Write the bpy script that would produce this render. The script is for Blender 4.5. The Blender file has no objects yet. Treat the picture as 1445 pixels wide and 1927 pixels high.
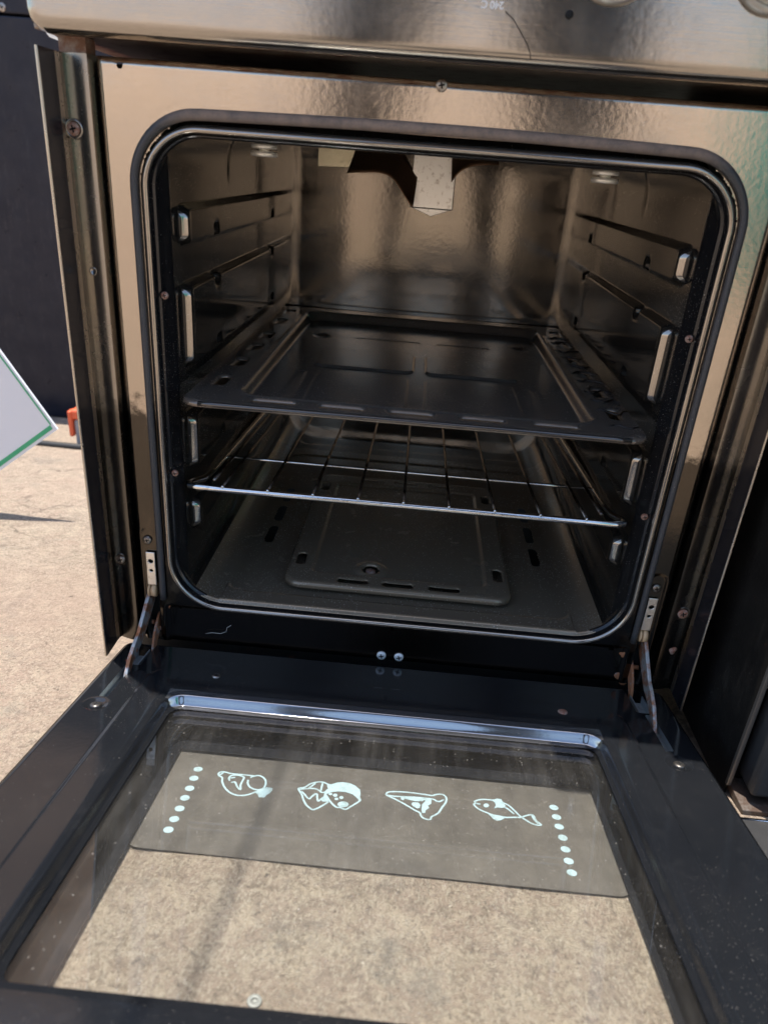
import bpy, math, random
import numpy as np
from mathutils import Matrix, Vector
rng = np.random.default_rng(7); random.seed(7)
SC = bpy.context.scene
COL = SC.collection
# ------------------------------------------------------------------ camera
CAM_R = np.array([[0.99570671, 0.08942842, -0.02388934], [0.05996499, -0.42658002, 0.9024598], [0.07051484, -0.9000178, -0.43011116]])          # columns: right, down, forward in world axes
cam_d = bpy.data.cameras.new('camera'); cam = bpy.data.objects.new('camera', cam_d); COL.objects.link(cam)
m = Matrix(((CAM_R[0][0], -CAM_R[0][1], -CAM_R[0][2], -0.0045),
            (CAM_R[1][0], -CAM_R[1][1], -CAM_R[1][2], -0.58),
            (CAM_R[2][0], -CAM_R[2][1], -CAM_R[2][2], 0.0), (0, 0, 0, 1)))
cam.matrix_world = m
cam_d.sensor_fit = 'HORIZONTAL'; cam_d.sensor_width = 36; cam_d.lens = 34.0
cam_d.shift_x = 0.0; cam_d.clip_start = 0.01; cam_d.clip_end = 500
cam_d.dof.use_dof = True; cam_d.dof.focus_distance = 0.70; cam_d.dof.aperture_fstop = 10.0
SC.camera = cam
# ------------------------------------------------------------------ light
SUN = Vector((-0.11, 0.105, 1.0)).normalized()
world = bpy.data.worlds.new('World'); SC.world = world; world.use_nodes = True
nt = world.node_tree; nt.nodes.clear()
sky = nt.nodes.new('ShaderNodeTexSky'); sky.sky_type = 'NISHITA'; sky.sun_disc = False
sky.sun_elevation = math.asin(SUN.z); sky.sun_rotation = math.atan2(SUN.x, SUN.y)
sky.air_density = 1.0; sky.dust_density = 1.0; sky.ozone_density = 1.0
bg = nt.nodes.new('ShaderNodeBackground'); bg.inputs['Strength'].default_value = 0.13
wo = nt.nodes.new('ShaderNodeOutputWorld')
nt.links.new(sky.outputs[0], bg.inputs['Color']); nt.links.new(bg.outputs[0], wo.inputs['Surface'])
sd = bpy.data.lights.new('sun', 'SUN'); sd.energy = 3.6; sd.angle = math.radians(0.53); sd.color = (1.0, 0.95, 0.88)
sun = bpy.data.objects.new('sun', sd); COL.objects.link(sun)
sun.rotation_euler = SUN.to_track_quat('Z', 'Y').to_euler(); sun.location = (0, 0, 5)
SC.view_settings.view_transform = 'Standard'; SC.view_settings.look = 'None'
SC.view_settings.exposure = 1.15; SC.view_settings.gamma = 1.0
SC.render.engine = 'CYCLES'
SC.cycles.max_bounces = 10; SC.cycles.transparent_max_bounces = 12; SC.cycles.glossy_bounces = 8
# ------------------------------------------------------------------ frames
# the cooker front is the plane y = 0, camera height is z = 0; the yard rises 10.7 degrees towards the viewer
A = math.radians(10.7)
DE = np.array([0, -math.cos(A), math.sin(A)])       # along the opened door, away from the hinge
DN = np.array([0, math.sin(A), math.cos(A)])        # door / ground normal
DP = np.array([0, -0.005, -0.438])                  # hinge line
def dp(x, s, h): return DP + np.array([x, 0, 0]) + DE * s + DN * h
# ------------------------------------------------------------------ helpers
def mk(name, verts, faces, mat, parent=None, smooth=True, label=None):
    me = bpy.data.meshes.new(name); me.from_pydata([tuple(map(float, v)) for v in verts], [], [tuple(map(int, f)) for f in faces])
    me.update()
    if smooth: me.polygons.foreach_set('use_smooth', [True] * len(me.polygons))
    o = bpy.data.objects.new(name, me); COL.objects.link(o)
    if mat: me.materials.append(mat)
    if parent: o.parent = parent
    if label: o['label'] = label
    return o
def tag(o, label, cat, group=None, kind=None):
    if label: o['label'] = label
    if cat: o['category'] = cat
    if group: o['group'] = group
    if kind: o['kind'] = kind
    return o
def root(name, loc, label, cat, group=None):
    o = bpy.data.objects.new(name, None); COL.objects.link(o); o.empty_display_size = .05
    return tag(o, label, cat, group)
def grid(name, U, V, pos, mat, parent=None, hole=None, cell=None, smooth=True, label=None, closeU=False):
    """sheet over parameters U x V; pos(u,v)->(x,y,z) arrays; hole(u,v) signed distance, negative = cut away, edges snapped."""
    u, v = np.meshgrid(U, V, indexing='ij'); nu, nv = u.shape
    if hole is not None:
        c = cell or (U[1] - U[0]); f = hole(u, v); e = 1e-5
        gx = (hole(u + e, v) - f) / e; gy = (hole(u, v + e) - f) / e; gl = np.sqrt(gx**2 + gy**2) + 1e-9
        near = np.abs(f) < .55 * c
        u = np.where(near, u - gx / gl * f, u); v = np.where(near, v - gy / gl * f, v)
    P = np.stack(pos(u, v), -1).reshape(-1, 3)
    idx = np.arange(nu * nv).reshape(nu, nv)
    if closeU: idx = np.vstack([idx, idx[:1]])
    q = np.stack([idx[:-1, :-1], idx[1:, :-1], idx[1:, 1:], idx[:-1, 1:]], -1).reshape(-1, 4)
    if hole is not None:
        uf, vf = u.reshape(-1), v.reshape(-1)
        q = q[hole(uf[q].mean(1), vf[q].mean(1)) > 0]
    used = np.zeros(len(P), bool); used[q.reshape(-1)] = True
    remap = np.cumsum(used) - 1; P = P[used]; q = remap[q]
    me = bpy.data.meshes.new(name); me.vertices.add(len(P)); me.vertices.foreach_set('co', P.astype(np.float32).reshape(-1))
    me.loops.add(len(q) * 4); me.loops.foreach_set('vertex_index', q.reshape(-1).astype(np.int32))
    me.polygons.add(len(q)); me.polygons.foreach_set('loop_start', np.arange(0, len(q) * 4, 4, dtype=np.int32))
    me.polygons.foreach_set('loop_total', np.full(len(q), 4, np.int32))
    me.update(calc_edges=True); me.validate()
    if smooth: me.polygons.foreach_set('use_smooth', np.ones(len(me.polygons), bool))
    o = bpy.data.objects.new(name, me); COL.objects.link(o); me.materials.append(mat)
    if parent: o.parent = parent
    if label: o['label'] = label
    return o
def rbox(u, v, cu, cv, hu, hv, r):
    a = np.abs(u - cu) - hu + r; b = np.abs(v - cv) - hv + r
    return np.minimum(np.maximum(a, b), 0) + np.hypot(np.maximum(a, 0), np.maximum(b, 0)) - r
def rng_box(u, v, u0, u1, v0, v1, r): return rbox(u, v, (u0+u1)/2, (v0+v1)/2, (u1-u0)/2, (v1-v0)/2, r)
def sst(x, a, b):
    t = np.clip((x - a) / (b - a), 0, 1); return t * t * (3 - 2 * t)
def solid(o, t, off=-1):
    md = o.modifiers.new('solid', 'SOLIDIFY'); md.thickness = t; md.offset = off; return o
def bevel(o, w, seg=2):
    md = o.modifiers.new('bevel', 'BEVEL'); md.width = w; md.segments = seg; md.limit_method = 'ANGLE'; md.angle_limit = math.radians(35); return o
def box(name, lo, hi, mat, parent=None, bev=0, label=None, frame=None):
    (x0, y0, z0), (x1, y1, z1) = lo, hi
    v = [(x0,y0,z0),(x1,y0,z0),(x1,y1,z0),(x0,y1,z0),(x0,y0,z1),(x1,y0,z1),(x1,y1,z1),(x0,y1,z1)]
    if frame: v = [frame(*p) for p in v]
    f = [(3,2,1,0),(4,5,6,7),(0,1,5,4),(1,2,6,5),(2,3,7,6),(3,0,4,7)]
    if frame: f = [t[::-1] for t in f]
    o = mk(name, v, f, mat, parent, smooth=False, label=label)
    if bev: bevel(o, bev)
    return o
def prism(name, poly, axis, a, b, mat, parent=None, bev=0, label=None):
    """poly of 2-D points extruded along axis ('x': points are (y,z); 'y': (x,z))."""
    n = len(poly)
    def p3(p, t): return (t, p[0], p[1]) if axis == 'x' else (p[0], t, p[1])
    v = [p3(p, a) for p in poly] + [p3(p, b) for p in poly]
    f = [tuple(range(n)), tuple(range(2*n-1, n-1, -1))] + [(i, i+n, (i+1) % n + n, (i+1) % n) for i in range(n)]
    o = mk(name, v, f, mat, parent, smooth=False, label=label)
    me = o.data; import bmesh
    bm = bmesh.new(); bm.from_mesh(me); bmesh.ops.recalc_face_normals(bm, faces=bm.faces); bm.to_mesh(me); bm.free()
    if bev: bevel(o, bev)
    return o
def frames_along(P, closed=False):
    P = np.array(P, float); n = len(P)
    if closed: T = np.roll(P, -1, 0) - np.roll(P, 1, 0)
    else: T = np.gradient(P, axis=0)
    T /= np.linalg.norm(T, axis=1)[:, None] + 1e-12
    a = np.array([0, 0, 1.]) if abs(T[0][2]) < .9 else np.array([1., 0, 0])
    N = np.cross(T[0], a); N /= np.linalg.norm(N); out = []
    for t in T:
        N = N - (N @ t) * t; N /= np.linalg.norm(N) + 1e-12; out.append((N.copy(), np.cross(t, N)))
    return P, T, out
def tube_geo(P, r, seg=10, closed=False, flat=None):
    P, T, F = frames_along(P, closed); n = len(P); V = []; Q = []
    rr = r if hasattr(r, '__len__') else [r] * n
    for i in range(n):
        for k in range(seg):
            a = 2 * math.pi * k / seg; V.append(P[i] + rr[i] * (math.cos(a) * F[i][0] + math.sin(a) * F[i][1]))
    for i in range(n if closed else n - 1):
        j = (i + 1) % n
        for k in range(seg):
            l = (k + 1) % seg; Q.append((i*seg+k, i*seg+l, j*seg+l, j*seg+k))
    if not closed: Q.append(tuple(range(seg))[::-1]); Q.append(tuple((n-1)*seg+k for k in range(seg)))
    return V, Q
def tube(name, P, r, mat, parent=None, seg=10, closed=False, label=None):
    V, Q = tube_geo(P, r, seg, closed); return mk(name, V, Q, mat, parent, label=label)
def join_geo(parts):
    V = []; F = []
    for v, f in parts:
        o = len(V); V += [tuple(p) for p in v]; F += [tuple(i + o for i in q) for q in f]
    return V, F
def lathe(name, prof, C, Nrm, mat, parent=None, seg=28, label=None, wob=0):
    """prof: (radius, height) pairs; axis Nrm at C."""
    N = np.array(Nrm, float); N /= np.linalg.norm(N); a = np.array([1., 0, 0]) if abs(N[0]) < .9 else np.array([0, 0, 1.])
    X = np.cross(a, N); X /= np.linalg.norm(X); Y = np.cross(N, X); V = []; F = []; C = np.array(C, float)
    for r_, h_ in prof:
        for k in range(seg):
            t = 2 * math.pi * k / seg; w = 1 + wob * math.sin(3*t+1) ; V.append(C + N * h_ + r_ * w * (math.cos(t) * X + math.sin(t) * Y))
    for i in range(len(prof) - 1):
        for k in range(seg):
            l = (k + 1) % seg; F.append((i*seg+k, i*seg+l, (i+1)*seg+l, (i+1)*seg+k))
    F.append(tuple((len(prof)-1)*seg+k for k in range(seg)))
    return mk(name, V, F, mat, parent, label=label)
def arc(cx, cy, r, a0, a1, n):
    return [(cx + r*math.cos(math.radians(a0+(a1-a0)*i/n)), cy + r*math.sin(math.radians(a0+(a1-a0)*i/n))) for i in range(n+1)]
# ------------------------------------------------------------------ materials
class M:
    def __init__(s, name):
        s.m = bpy.data.materials.new(name); s.m.use_nodes = True; s.t = s.m.node_tree
        s.b = s.t.nodes['Principled BSDF']; s.o = s.t.nodes['Material Output']
        s.c = s.n('ShaderNodeTexCoord').outputs['Object']
    def n(s, t, **k):
        x = s.t.nodes.new(t)
        for a, b in k.items(): setattr(x, a, b)
        return x
    def l(s, a, b): s.t.links.new(a, b)
    def set(s, **k):
        for a, b in k.items():
            i = s.b.inputs[a.replace('_', ' ')]
            if hasattr(b, 'is_output'): s.l(b, i)
            else: i.default_value = b if not (isinstance(b, tuple) and len(b) == 3) else (*b, 1)
        return s
    def noise(s, scale, detail=4, rough=.55, stretch=None, dist=0):
        x = s.n('ShaderNodeTexNoise'); x.inputs['Scale'].default_value = scale; x.inputs['Detail'].default_value = detail
        x.inputs['Roughness'].default_value = rough; x.inputs['Distortion'].default_value = dist
        if stretch:
            mp = s.n('ShaderNodeMapping'); mp.inputs['Scale'].default_value = stretch; s.l(s.c, mp.inputs['Vector']); s.l(mp.outputs[0], x.inputs['Vector'])
        else: s.l(s.c, x.inputs['Vector'])
        return x.outputs['Fac']
    def ramp(s, f, a, b, lo=0., hi=1.):
        x = s.n('ShaderNodeMapRange'); x.inputs['From Min'].default_value = a; x.inputs['From Max'].default_value = b
        x.inputs['To Min'].default_value = lo; x.inputs['To Max'].default_value = hi; s.l(f, x.inputs['Value']); return x.outputs[0]
    def mix(s, f, a, b):
        x = s.n('ShaderNodeMix', data_type='RGBA')
        if hasattr(f, 'is_output'): s.l(f, x.inputs[0])
        else: x.inputs[0].default_value = f
        for k, v in ((6, a), (7, b)):
            if hasattr(v, 'is_output'): s.l(v, x.inputs[k])
            else: x.inputs[k].default_value = (*v, 1)
        return x.outputs[2]
    def math(s, op, a, b=0.):
        x = s.n('ShaderNodeMath', operation=op)
        for k, v in ((0, a), (1, b)):
            if hasattr(v, 'is_output'): s.l(v, x.inputs[k])
            else: x.inputs[k].default_value = v
        return x.outputs[0]
    def specks(s, scale, size):
        """tiny bright grains: voronoi cells, few of them lit"""
        v = s.n('ShaderNodeTexVoronoi'); v.inputs['Scale'].default_value = scale; s.l(s.c, v.inputs['Vector'])
        sp = s.n('ShaderNodeSeparateColor'); s.l(v.outputs['Color'], sp.inputs[0])
        rad = s.ramp(sp.outputs[0], .70, 1., 0., size)
        return s.math('LESS_THAN', v.outputs['Distance'], rad)
    def bump(s, h, strength, dist=.001, prev=None):
        x = s.n('ShaderNodeBump'); x.inputs['Strength'].default_value = strength; x.inputs['Distance'].default_value = dist
        s.l(h, x.inputs['Height'])
        if prev is not None: s.l(prev, x.inputs['Normal'])
        return x.outputs[0]
def enamel(name, base=(.008, .008, .009), rough=.13, metal=0., dust=.5, peel=.25, speck=.05, dustcol=(.30, .27, .23), spec=.5, peelscale=260, rust=0., low_dark=0., topdust=0., brush=0.):
    k = M(name)
    haze = k.ramp(k.noise(14, 6, .7), .35, .8, 0., .05 * dust)
    sm = k.ramp(k.noise(60, 5, .7, (1, 1, .25)), .55, .85, 0., .10 * dust)
    f = k.math('ADD', haze, sm)
    c = k.mix(f, base, dustcol)
    if speck:
        g = k.math('MAXIMUM', k.math('MULTIPLY', k.specks(620, speck * 4.2), k.ramp(k.noise(16, 4), .42, .62)), k.math('MULTIPLY', k.specks(1200, speck * 5), k.ramp(k.noise(9, 3), .5, .62)))
        g = k.math('MULTIPLY', g, .6)
        c = k.mix(g, c, (.55, .5, .43)); f = k.math('MAXIMUM', f, g)
    if rust:
        rf = k.ramp(k.noise(45, 8, .75), .66 - rust * .1, .74 - rust * .1, 0, .85)
        c = k.mix(rf, c, (.20, .075, .035)); f = k.math('MAXIMUM', f, rf)
    if low_dark or topdust:
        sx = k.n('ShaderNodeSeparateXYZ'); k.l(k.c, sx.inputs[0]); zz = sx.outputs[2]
        if low_dark:
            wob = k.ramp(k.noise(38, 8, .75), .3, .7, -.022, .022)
            sf = k.ramp(k.math('ADD', zz, wob), -.190, -.206, 0., low_dark)  # darkens the colour below a ragged height line
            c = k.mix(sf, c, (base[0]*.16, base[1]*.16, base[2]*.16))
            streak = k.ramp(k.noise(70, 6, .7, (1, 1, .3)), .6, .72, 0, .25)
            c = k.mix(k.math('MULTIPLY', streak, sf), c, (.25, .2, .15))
        if topdust:
            tf = k.math('MULTIPLY', k.ramp(zz, .014, .026, 0., topdust), k.ramp(k.noise(90, 8, .75), .3, .6, .35, 1.))
            c = k.mix(tf, c, (.30, .23, .19)); f = k.math('MAXIMUM', f, tf)
    k.set(Base_Color=c, Roughness=k.math('ADD', k.ramp(k.noise(22, 5), .3, .8, rough * .8, rough * 1.5), k.math('MULTIPLY', f, .5)), Metallic=k.math('MULTIPLY', metal, k.math('SUBTRACT', 1., f)))
    k.b.inputs['Specular IOR Level'].default_value = spec
    if peel:
        n1 = k.bump(k.noise(peelscale, 2, .5), peel, .0006)
        n2 = k.bump(k.noise(28, 2, .5), peel * .22, .002, n1)
        if brush: n2 = k.bump(k.noise(1400, 3, .7, (.012, 1, 1)), brush, .0003, n2)
        k.set(Normal=n2)
    return k.m
ENAMEL = enamel('black_enamel', rough=.14, peel=.10)
ENAMEL_DOOR = enamel('door_black_enamel', base=(.009, .010, .012), rough=.11, peel=.05, dust=.6, speck=.036, spec=.6, dustcol=(.15, .14, .13))
RIM = enamel('rim_bead_rib_glint', base=(.40, .36, .31), metal=.9, rough=.14, peel=.05, dust=.6, speck=.04)
EDGE = enamel('bright_fold_edge', base=(.62, .56, .48), metal=1., rough=.25, peel=0, dust=.8, speck=0)
LINER = enamel('cavity_enamel', base=(.032, .029, .025), metal=.55, rough=.09, peel=.04, dust=.5, speck=.045)
BACKM = enamel('cavity_back_enamel', base=(.27, .232, .185), metal=.95, rough=.115, peel=.10, dust=.5, speck=.03, peelscale=210)
FLOORM = enamel('cavity_floor_enamel', base=(.29, .225, .155), metal=.48, rough=.20, peel=.06, dust=1.0, speck=.10, dustcol=(.24, .20, .15))
TRAYM = enamel('tray_enamel', base=(.19, .155, .125), metal=.58, rough=.15, peel=.06, dust=1.0, speck=.05, dustcol=(.22, .20, .19))
FACE = enamel('smoked_steel_face', base=(.53, .46, .385), metal=1., rough=.145, peel=.15, dust=.6, speck=.03, peelscale=230, low_dark=1., brush=.10)
PANEL = enamel('control_panel_steel', base=(.42, .385, .34), metal=1., rough=.15, peel=.07, dust=.4, speck=.02, peelscale=200, brush=.10)
STRIP = enamel('side_strip_steel', base=(.34, .315, .28), metal=1., rough=.22, peel=.05, dust=.4, speck=.04, low_dark=.75)
FLANGE = enamel('side_flange_black', base=(.030, .030, .038), metal=.6, rough=.2, peel=.03, dust=.35, speck=.05)
GASK = enamel('gasket_rubber', base=(.045, .047, .052), rough=.38, peel=.5, dust=.6, speck=.05, dustcol=(.32, .25, .19), peelscale=700, topdust=.9)
BODYM = enamel('body_dark_metal', base=(.02, .018, .016), rough=.35, dust=1., speck=.03, rust=.5)
def simple(name, col, rough=.5, metal=0., bs=0., bscale=200, col2=None, c2scale=30, c2=(.45, .65), spec=.5):
    k = M(name); c = col
    if col2: c = k.mix(k.ramp(k.noise(c2scale, 7, .7), *c2), col, col2)
    k.set(Base_Color=c, Roughness=rough, Metallic=metal); k.b.inputs['Specular IOR Level'].default_value = spec
    if bs: k.set(Normal=k.bump(k.noise(bscale, 5, .6), bs, .001))
    return k.m
CHROME = simple('chrome_wire', (.78, .78, .76), .12, 1., .1, 500, (.25, .17, .10), 60, (.58, .75))
CHROME_DIRTY = simple('dull_wire', (.42, .38, .33), .24, 1., .1, 500, (.08, .05, .035), 70, (.45, .62))
RUSTY = simple('rusty_screw_steel', (.30, .13, .08), .7, .3, .6, 900, (.42, .32, .27), 300, (.45, .6))
SCREWM = simple('worn_screw_steel', (.42, .40, .37), .35, 1., .3, 900, (.12, .07, .045), 260, (.45, .62))
GALV = simple('galvanised_plate', (.95, .92, .85), .28, .9, .2, 900, (.40, .33, .25), 170, (.55, .75))
SPECKLED = simple('stained_zinc', (.97, .88, .62), .22, .85, .25, 1200, (.16, .11, .06), 420, (.57, .66))
CERAM = simple('cream_ceramic', (.97, .95, .88), .35, .45, .1, 300)
RUSTPL = simple('rusty_hinge_steel', (.36, .15, .07), .7, .2, .5, 700, (.30, .31, .31), 130, (.52, .66))
STEELARM = simple('blued_hinge_steel', (.40, .42, .42), .42, .6, .3, 500, (.34, .14, .065), 75, (.44, .56))
DARKHOLE = simple('deep_recess_black', (.004, .004, .004), .8)
COPPERY = simple('sooty_heat_shield', (.26, .16, .10), .35, .8, .2, 200)
CHANNEL = simple('grey_channel_steel', (.40, .44, .45), .45, .6, .3, 500, (.26, .15, .10), 90, (.56, .68))
CREAMROLL = simple('tan_roller', (.62, .42, .24), .5, 0, .2, 500)
WHITEINK = simple('pale_cyan_ink', (.42, .56, .59), .5, 0, 0, 200, (.30, .38, .38), 120, (.48, .66))
PRINT = simple('white_printed_ink', (.85, .85, .83), .5)
FRIT = (lambda k: (k.set(Base_Color=k.mix(k.math('MAXIMUM', k.ramp(k.noise(25, 7, .75, (1, 1, 1)), .35, .75, 0, .45), k.math('MULTIPLY', k.specks(520, .28), .8)), (.088, .078, .068), (.24, .21, .175)), Roughness=.35), k.m)[1])(M('dusty_black_frit'))
def glass(name, dust, n=1.5, spk=.4):
    k = M(name); t = k.t
    geo = k.n('ShaderNodeNewGeometry'); ior = k.ramp(geo.outputs['Backfacing'], 0, 1, n, 1 / n)
    fr = k.n('ShaderNodeFresnel'); k.l(ior, fr.inputs['IOR'])
    tr = k.n('ShaderNodeBsdfTransparent'); tr.inputs['Color'].default_value = (.995, 1., .997, 1)
    gl = k.n('ShaderNodeBsdfGlossy'); gl.inputs['Roughness'].default_value = .012
    df = k.n('ShaderNodeBsdfDiffuse'); df.inputs['Color'].default_value = (.62, .58, .52, 1)
    wav = k.bump(k.noise(5, 1, .4), .02, .004); k.l(wav, gl.inputs['Normal'])
    m1 = k.n('ShaderNodeMixShader'); k.l(fr.outputs[0], m1.inputs[0]); k.l(tr.outputs[0], m1.inputs[1]); k.l(gl.outputs[0], m1.inputs[2])
    d = k.ramp(k.noise(11, 7, .7), .3, .8, dust * .4, dust)
    d = k.math('ADD', d, k.ramp(k.noise(6, 5, .7, (6, .6, .6)), .45, .75, 0, dust * 1.6)); d = k.math('ADD', d, k.ramp(k.noise(2.5, 6, .7, (.8, 3, 3)), .5, .75, 0, dust * 1.2))
    sp = k.math('MULTIPLY', k.math('MAXIMUM', k.specks(300, .16), k.math('MULTIPLY', k.specks(800, .2), k.ramp(k.noise(12, 3), .45, .6))), spk)
    m2 = k.n('ShaderNodeMixShader'); k.l(k.math('MAXIMUM', d, sp), m2.inputs[0]); k.l(m1.outputs[0], m2.inputs[1]); k.l(df.outputs[0], m2.inputs[2])
    k.l(m2.outputs[0], k.o.inputs['Surface']); return k.m
GLASS_IN = glass('dusty_inner_glass', .014, 1.62, .3)
GLASS_OUT = glass('outer_glass', .004, 1.15, .35)
GLASS_SHADE = enamel('glass_shade_black', base=(.012, .013, .016), rough=.08, peel=0, dust=.1, speck=0)
BEZEL = enamel('bezel_sheen_enamel', base=(.42, .42, .43), metal=.9, rough=.10, peel=.03, dust=.4, speck=.03)
def ground_mat():
    k = M('rough_concrete')
    n1 = k.noise(3.0, 6, .6); n2 = k.noise(38, 12, .8, dist=.8); n3 = k.noise(300, 8, .8, dist=.8); n4 = k.noise(600, 4, .6)
    c = k.mix(k.ramp(n1, .40, .60), (.56, .41, .315), (.50, .40, .305))
    c = k.mix(k.ramp(n2, .47, .58), c, (.68, .55, .41))
    c = k.mix(k.ramp(k.noise(45, 10, .8, dist=1.4), .50, .60, 0, .8), c, (.30, .235, .18))
    c = k.mix(k.ramp(n3, .50, .62, 0, .9), c, (.23, .185, .145))
    c = k.mix(k.ramp(k.noise(420, 6, .85, (1, .5, 1)), .50, .60, 0, .85), c, (.78, .66, .51))
    c = k.mix(k.ramp(k.noise(8, 10, .8), .55, .65, 0, .5), c, (.29, .27, .235))
    vo = k.n('ShaderNodeTexVoronoi', feature='DISTANCE_TO_EDGE'); vo.inputs['Scale'].default_value = 3.2
    wv = k.n('ShaderNodeVectorMath', operation='ADD'); nz = k.n('ShaderNodeTexNoise'); nz.inputs['Scale'].default_value = 9; nz.inputs['Detail'].default_value = 6
    sc_ = k.n('ShaderNodeVectorMath', operation='SCALE'); sc_.inputs['Scale'].default_value = .22; k.l(k.c, nz.inputs['Vector']); k.l(nz.outputs['Color'], sc_.inputs[0]); k.l(k.c, wv.inputs[0]); k.l(sc_.outputs[0], wv.inputs[1]); k.l(wv.outputs[0], vo.inputs['Vector'])
    crack = k.math('MULTIPLY', k.ramp(vo.outputs['Distance'], .0, .012, .8, 0.), k.ramp(k.noise(5, 3), .46, .52))
    c = k.mix(crack, c, (.16, .13, .105))
    c = k.mix(k.ramp(k.noise(1.7, 8, .7), .46, .66, 0, .45), c, (.60, .43, .33))
    c = k.mix(k.ramp(k.noise(70, 4, .6), .68, .73, 0, .8), c, (.15, .125, .10))
    b = k.bump(n2, 1., .012); b = k.bump(n3, 1.0, .006, b); b = k.bump(n4, .8, .0012, b)
    k.set(Base_Color=c, Roughness=.95, Normal=b); k.b.inputs['Specular IOR Level'].default_value = .2
    return k.m
GROUND = ground_mat()
# ================================================================== the setting
def sp(n, near, far):
    t = np.linspace(-1, 1, n); a = 6.0; return np.sinh(a * t) / np.sinh(a) * far
gx_ = sp(260, 0, 90.); gs_ = sp(260, 0, 90.)
from mathutils import noise as mn
def gpos(x, s):
    h = np.zeros_like(x)
    near = np.hypot(x, s) < 4
    hv = np.zeros(x.shape)
    for i, j in zip(*np.where(near)):
        hv[i, j] = mn.noise(Vector((x[i, j] * 14, s[i, j] * 14, 0))) * .0016
    h = -.0462 + np.minimum(hv, .0006)
    return x, DP[1] + DE[1] * s + DN[1] * h, DP[2] + DE[2] * s + DN[2] * h
ground = grid('ground', gx_, gs_, gpos, GROUND); tag(ground, None, None, kind='structure')

# ================================================================== the cooker
CK = root('cooker', (0, 0, 0), 'old black and steel cooker with its oven door lowered, tray and rack inside', 'cooker')
# --- face plate around the mouth
def face_hole(x, z):
    d = rng_box(x, z, -.2195, .2195, -.390, .0215, .050)
    for cx_, cz_, r_ in ((-.2287, .0503, .0022), (-.2092, -.3985, .0018), (-.0036, -.4009, .0018), (.2067, -.3995, .0022)):
        d = np.minimum(d, np.hypot(x - cx_, z - cz_) - r_)
    for cx_ in (-.2335, .2335): d = np.minimum(d, rng_box(x, z, cx_ - .0045, cx_ + .0045, -.4345, -.372, .003))
    return d
def face_pos(x, z):
    e = np.minimum(.2465 - np.abs(x), .057 - z)
    y = .004 * (1 - sst(e, 0, .005)) ** 1.5
    for cx_ in (-.2345, .2325): y = y + .0009 * sst(-rng_box(x, z, cx_ - .0085, cx_ + .0085, -.44, -.314, .008), 0, .0012)
    y = y + .0022 * sst(-z, .3955, .3985) * (1 - sst(np.abs(x), .219, .222))
    y = y - .003 * (1 - sst(np.hypot(x + .0032, z - .0528), .002, .005)) * 0
    return x, y, z
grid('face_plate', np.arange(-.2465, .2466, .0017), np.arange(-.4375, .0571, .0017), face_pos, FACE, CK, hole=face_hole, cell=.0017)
box('body_shell', (-.266, .012, -.4379), (-.2225, .60, .052), BODYM, CK)
box('body_shell', (.2225, .012, -.4379), (.266, .60, .052), BODYM, CK)
box('body_top', (-.2225, .012, .0400), (.2225, .60, .052), BODYM, CK)
def plinth(y, x): return (x, y, -.4855 - (y + .005) * .189)
pv = [(-.262, .020, -.438), (.262, .020, -.438), (.262, .60, -.438), (-.262, .60, -.438)]
pb = [plinth(p[1], p[0]) for p in pv]
mk('plinth', pb + pv, [(3,2,1,0),(4,5,6,7),(0,1,5,4),(1,2,6,5),(2,3,7,6),(3,0,4,7)], BODYM, CK, smooth=False)
# --- side strips with the flanges that stand forward of the face
def strip_prof(s):
    P = [(.2485, .010), (.2488, .001)] + [(.2497 + .019 * t, -.0050 * math.cos(t * math.pi * .47)) for t in np.linspace(0, 1, 12)]
    P += [(.2700, -.0035)] + [(.2702, y) for y in (-.010, -.018, -.026, -.0325)] + arc(.2709, -.0330, .0007, 180, 360, 6) + [(.2717, .012)]
    return [(s * a, b) for a, b in P]
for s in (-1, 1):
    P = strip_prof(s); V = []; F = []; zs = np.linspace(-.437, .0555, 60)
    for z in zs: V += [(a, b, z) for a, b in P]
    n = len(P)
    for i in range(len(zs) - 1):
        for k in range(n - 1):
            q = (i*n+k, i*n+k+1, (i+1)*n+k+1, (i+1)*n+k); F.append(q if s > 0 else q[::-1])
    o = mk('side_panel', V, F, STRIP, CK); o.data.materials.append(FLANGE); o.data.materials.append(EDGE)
    for p in o.data.polygons:
        kk = p.index % (n - 1)
        if kk >= 14: p.material_index = 2 if (kk == 14 or kk in (19, 20, 21, 22)) else 1
    solid(o, .0009, 0); md = o.modifiers.new('es', 'EDGE_SPLIT'); md.split_angle = math.radians(50)
# --- cavity liner: rim bead, ledge, walls with pressed shelf supports, floor
def rr_profile(hw, zb, zt, rb, rt, N=(260, 60, 270, 60)):
    ns, na, nh, nb = N
    pts = []; nor = []
    def seg(p, q, n, nn):
        for i in range(n): t = i / n; pts.append((p[0]+(q[0]-p[0])*t, p[1]+(q[1]-p[1])*t)); nor.append(nn)
    def ar(cx_, cz_, r, a0, a1, n):
        for i in range(n):
            a = math.radians(a0 + (a1 - a0) * i / n); pts.append((cx_ + r*math.cos(a), cz_ + r*math.sin(a))); nor.append((math.cos(a), math.sin(a)))
    seg((hw - rb, zb), (-hw + rb, zb), ns, (0, -1))
    ar(-hw + rb, zb + rb, rb, 270, 180, na)
    seg((-hw, zb + rb), (-hw, zt - rt), nh, (-1, 0))
    ar(-hw + rt, zt - rt, rt, 180, 90, nb)
    seg((-hw + rt, zt), (hw - rt, zt), ns // 2, (0, 1))
    ar(hw - rt, zt - rt, rt, 90, 0, nb)
    seg((hw, zt - rt), (hw, zb + rb), nh, (1, 0))
    ar(hw - rb, zb + rb, rb, 0, -90, na)
    return np.array(pts), np.array(nor)
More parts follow.
